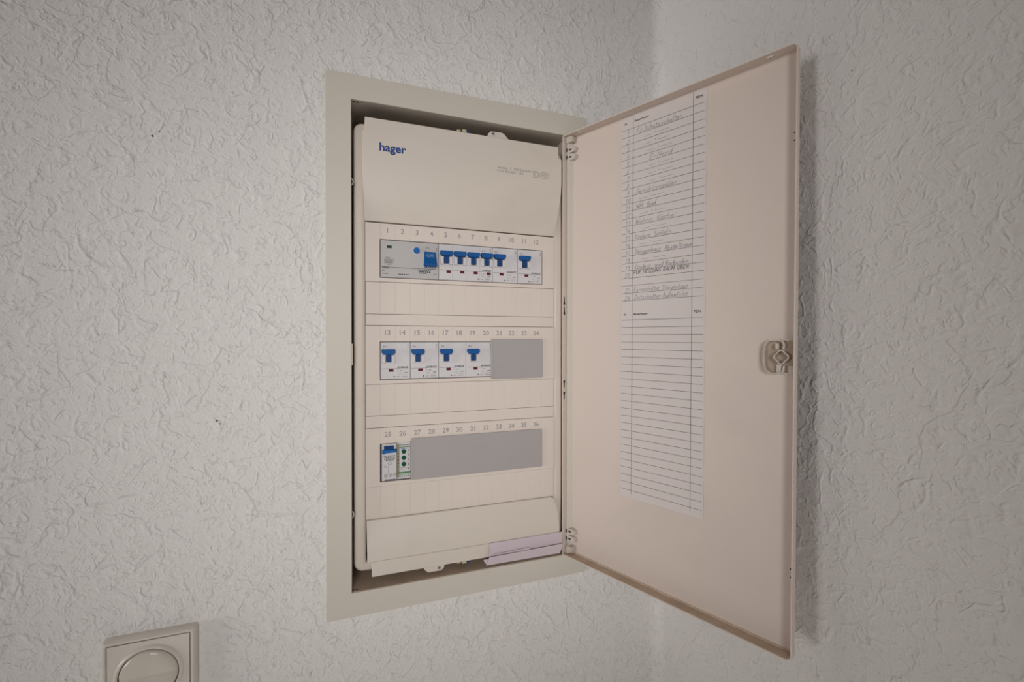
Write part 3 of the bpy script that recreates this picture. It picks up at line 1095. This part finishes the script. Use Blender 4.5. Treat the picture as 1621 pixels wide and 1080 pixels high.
for kz in (9, 5, 1, -3, -7):
    g.rect(20, 21.8, zc + kz - .5, zc + kz + .5, y - .03, 2)
for kz in (-8.6, -10.4):
    for i in range(5):
        g.rect(23.4 + 2 * i, 24.6 + 2 * i, zc + kz - .35, zc + kz + .35, y, 1)
g.build('printed_marks', [M['greenp'], M['inkgrey'], M['red'], M['inkwhite']], tim, normals=False)

# grey blanking plates clipped over the empty module windows
for xa, xb, zc_, hz, label in ((137.4, 210.6, .2, 26.0, 'small grey blanking plate at the right end of the middle row'),
                               (35.3, 209.8, -121.0, 25.6, 'long grey blanking plate filling most of the bottom row')):
    t = thing('blanking_plate', ((xa + xb) / 2, -2, zc_ - hz), label, 'blanking plate', 'grey blanking plates')
    g = G()
    g.prism(rrect(xa, xb, zc_ - hz, zc_ + hz, 1.6, 3), -2.4, -.02)
    g.build('plate', M['blank'], t, bevel=.7)
    G().box(max(xa + 4, 36), min(xb - 4, 208), -.1, 12, zc_ - 20, zc_ + 20).build('clip_tongue', M['blank'], t)
    G().box(xa + .6, xa + 2.4, -2.7, -2.3, zc_ - hz + 3, zc_ + hz - 3).build('edge_rib', M['blank'], t, bevel=.15)

# ------------------------------------------------------------------ folded paper slip
pp = thing('folded_paper', (182, -12, -263), 'folded lilac paper slip tucked behind the lower right edge of the cover', 'paper')


def leaf(g, pts, th=.35):
    """thin sheet through four corners (x, y, z), thickness th towards the back"""
    n = len(pts)
    v = [tuple(p) for p in pts] + [(x, y + th, z) for x, y, z in pts]
    g.add(v, [tuple(range(n)), tuple(range(2 * n - 1, n - 1, -1))] +
          [(i, n + i, n + (i + 1) % n, (i + 1) % n) for i in range(n)])


g = G()
leaf(g, [(131.2, -12.6, -251.5), (234.4, -12.6, -252), (235.8, -10.8, -235.4), (134, -10.8, -235.6)])
leaf(g, [(126.6, -4, -259.2), (131.2, -9.6, -256), (131.0, -11.6, -260.4), (128.4, -9, -262)])
g.build('back_leaf', M['paper'], pp)
g = G()
leaf(g, [(128.2, -12.0, -262.6), (231.6, -12.0, -263.4), (233.6, -13, -258), (233.6, -17.4, -248.4), (131, -16.8, -250.4)])
g.build('front_leaf', M['paper'], pp)
g = G()
leaf(g, [(137.5, -14.2, -250.0), (186, -15.4, -249.6), (186, -14.6, -247.4), (138.5, -14.4, -248.7)], .3)
g.build('inner_leaf', M['paper'], pp)

# ------------------------------------------------------------------ light switch
sw = thing('light_switch', (-221.7, WY, -345.5),
           'square cream light switch with a round rocker on the white wall, lower left', 'light switch')
SX, SZ = -221.0, -306.8


def sq(h):
    return rrect(SX - h, SX + h, SZ - h, SZ + h, 2.2 if h > 35 else .4, 3)


g = G()
prof = [(38.7, WY), (38.7, WY - 4), (38.0, WY - 8), (36.8, WY - 9.4), (35.2, WY - 9.4), (34.2, WY - 8.4), (34.0, WY - 6)]
loops = [[(x, y, z) for x, z in sq(h)] for h, y in prof]
n = len(loops[0])
for lp in loops:
    g.v += lp
for k in range(len(loops) - 1):
    for i in range(n):
        j = (i + 1) % n
        g.f.append((k * n + i, k * n + j, (k + 1) * n + j, (k + 1) * n + i))
g.mi = [0] * len(g.f)
g.build('frame', M['switch'], sw, smooth=True)
# insert plate with a round opening and a raised collar
g = G()
NC = 48
so, ci = [], []
for i in range(NC):
    a = 2 * math.pi * i / NC
    c, s = math.cos(a), math.sin(a)
    k = 33.6 / max(abs(c), abs(s))
    so.append((SX + k * c, SZ + k * s))
    ci.append((c, s))
prof = [None, (29.2, -9.0), (28.0, -10.6), (26.6, -11.2), (25.4, -10.4), (25.2, -5)]
g.v += [(x, WY - 9.0, z) for x, z in so]
for r, y in prof[1:]:
    g.v += [(SX + r * c, WY + y, SZ + r * s) for c, s in ci]
for k in range(len(prof) - 1):
    for i in range(NC):
        j = (i + 1) % NC
        g.f.append((k * NC + i, k * NC + j, (k + 1) * NC + j, (k + 1) * NC + i))
b = len(g.v)
g.v += [(x, WY - 4.0, z) for x, z in so]
g.f += [(i, b + i, b + (i + 1) % NC, (i + 1) % NC) for i in range(NC)]
g.mi = [0] * len(g.f)
g.build('insert_plate', M['switch'], sw, smooth=True)
# round rocker: two halves that meet in a shallow crease, rounded edge
g = G()
rings = [(0, 0), (8, 0), (14, .1), (19, .3), (22, .8), (23.8, 1.8), (24.5, 3.2), (24.6, 8)]
for r, dy in rings:
    for c, s in ci:
        zz = r * s
        crease = .9 * min(1.0, abs(zz) / 3.2) + 1.6 * abs(zz) / 25
        g.v.append((SX + r * c, WY - 14.2 + dy + 2.6 - crease, SZ + zz))
for k in range(len(rings) - 1):
    for i in range(NC):
        j = (i + 1) % NC
        g.f.append((k * NC + i, k * NC + j, (k + 1) * NC + j, (k + 1) * NC + i))
g.mi = [0] * len(g.f)
g.build('rocker', M['rocker'], sw, smooth=True)
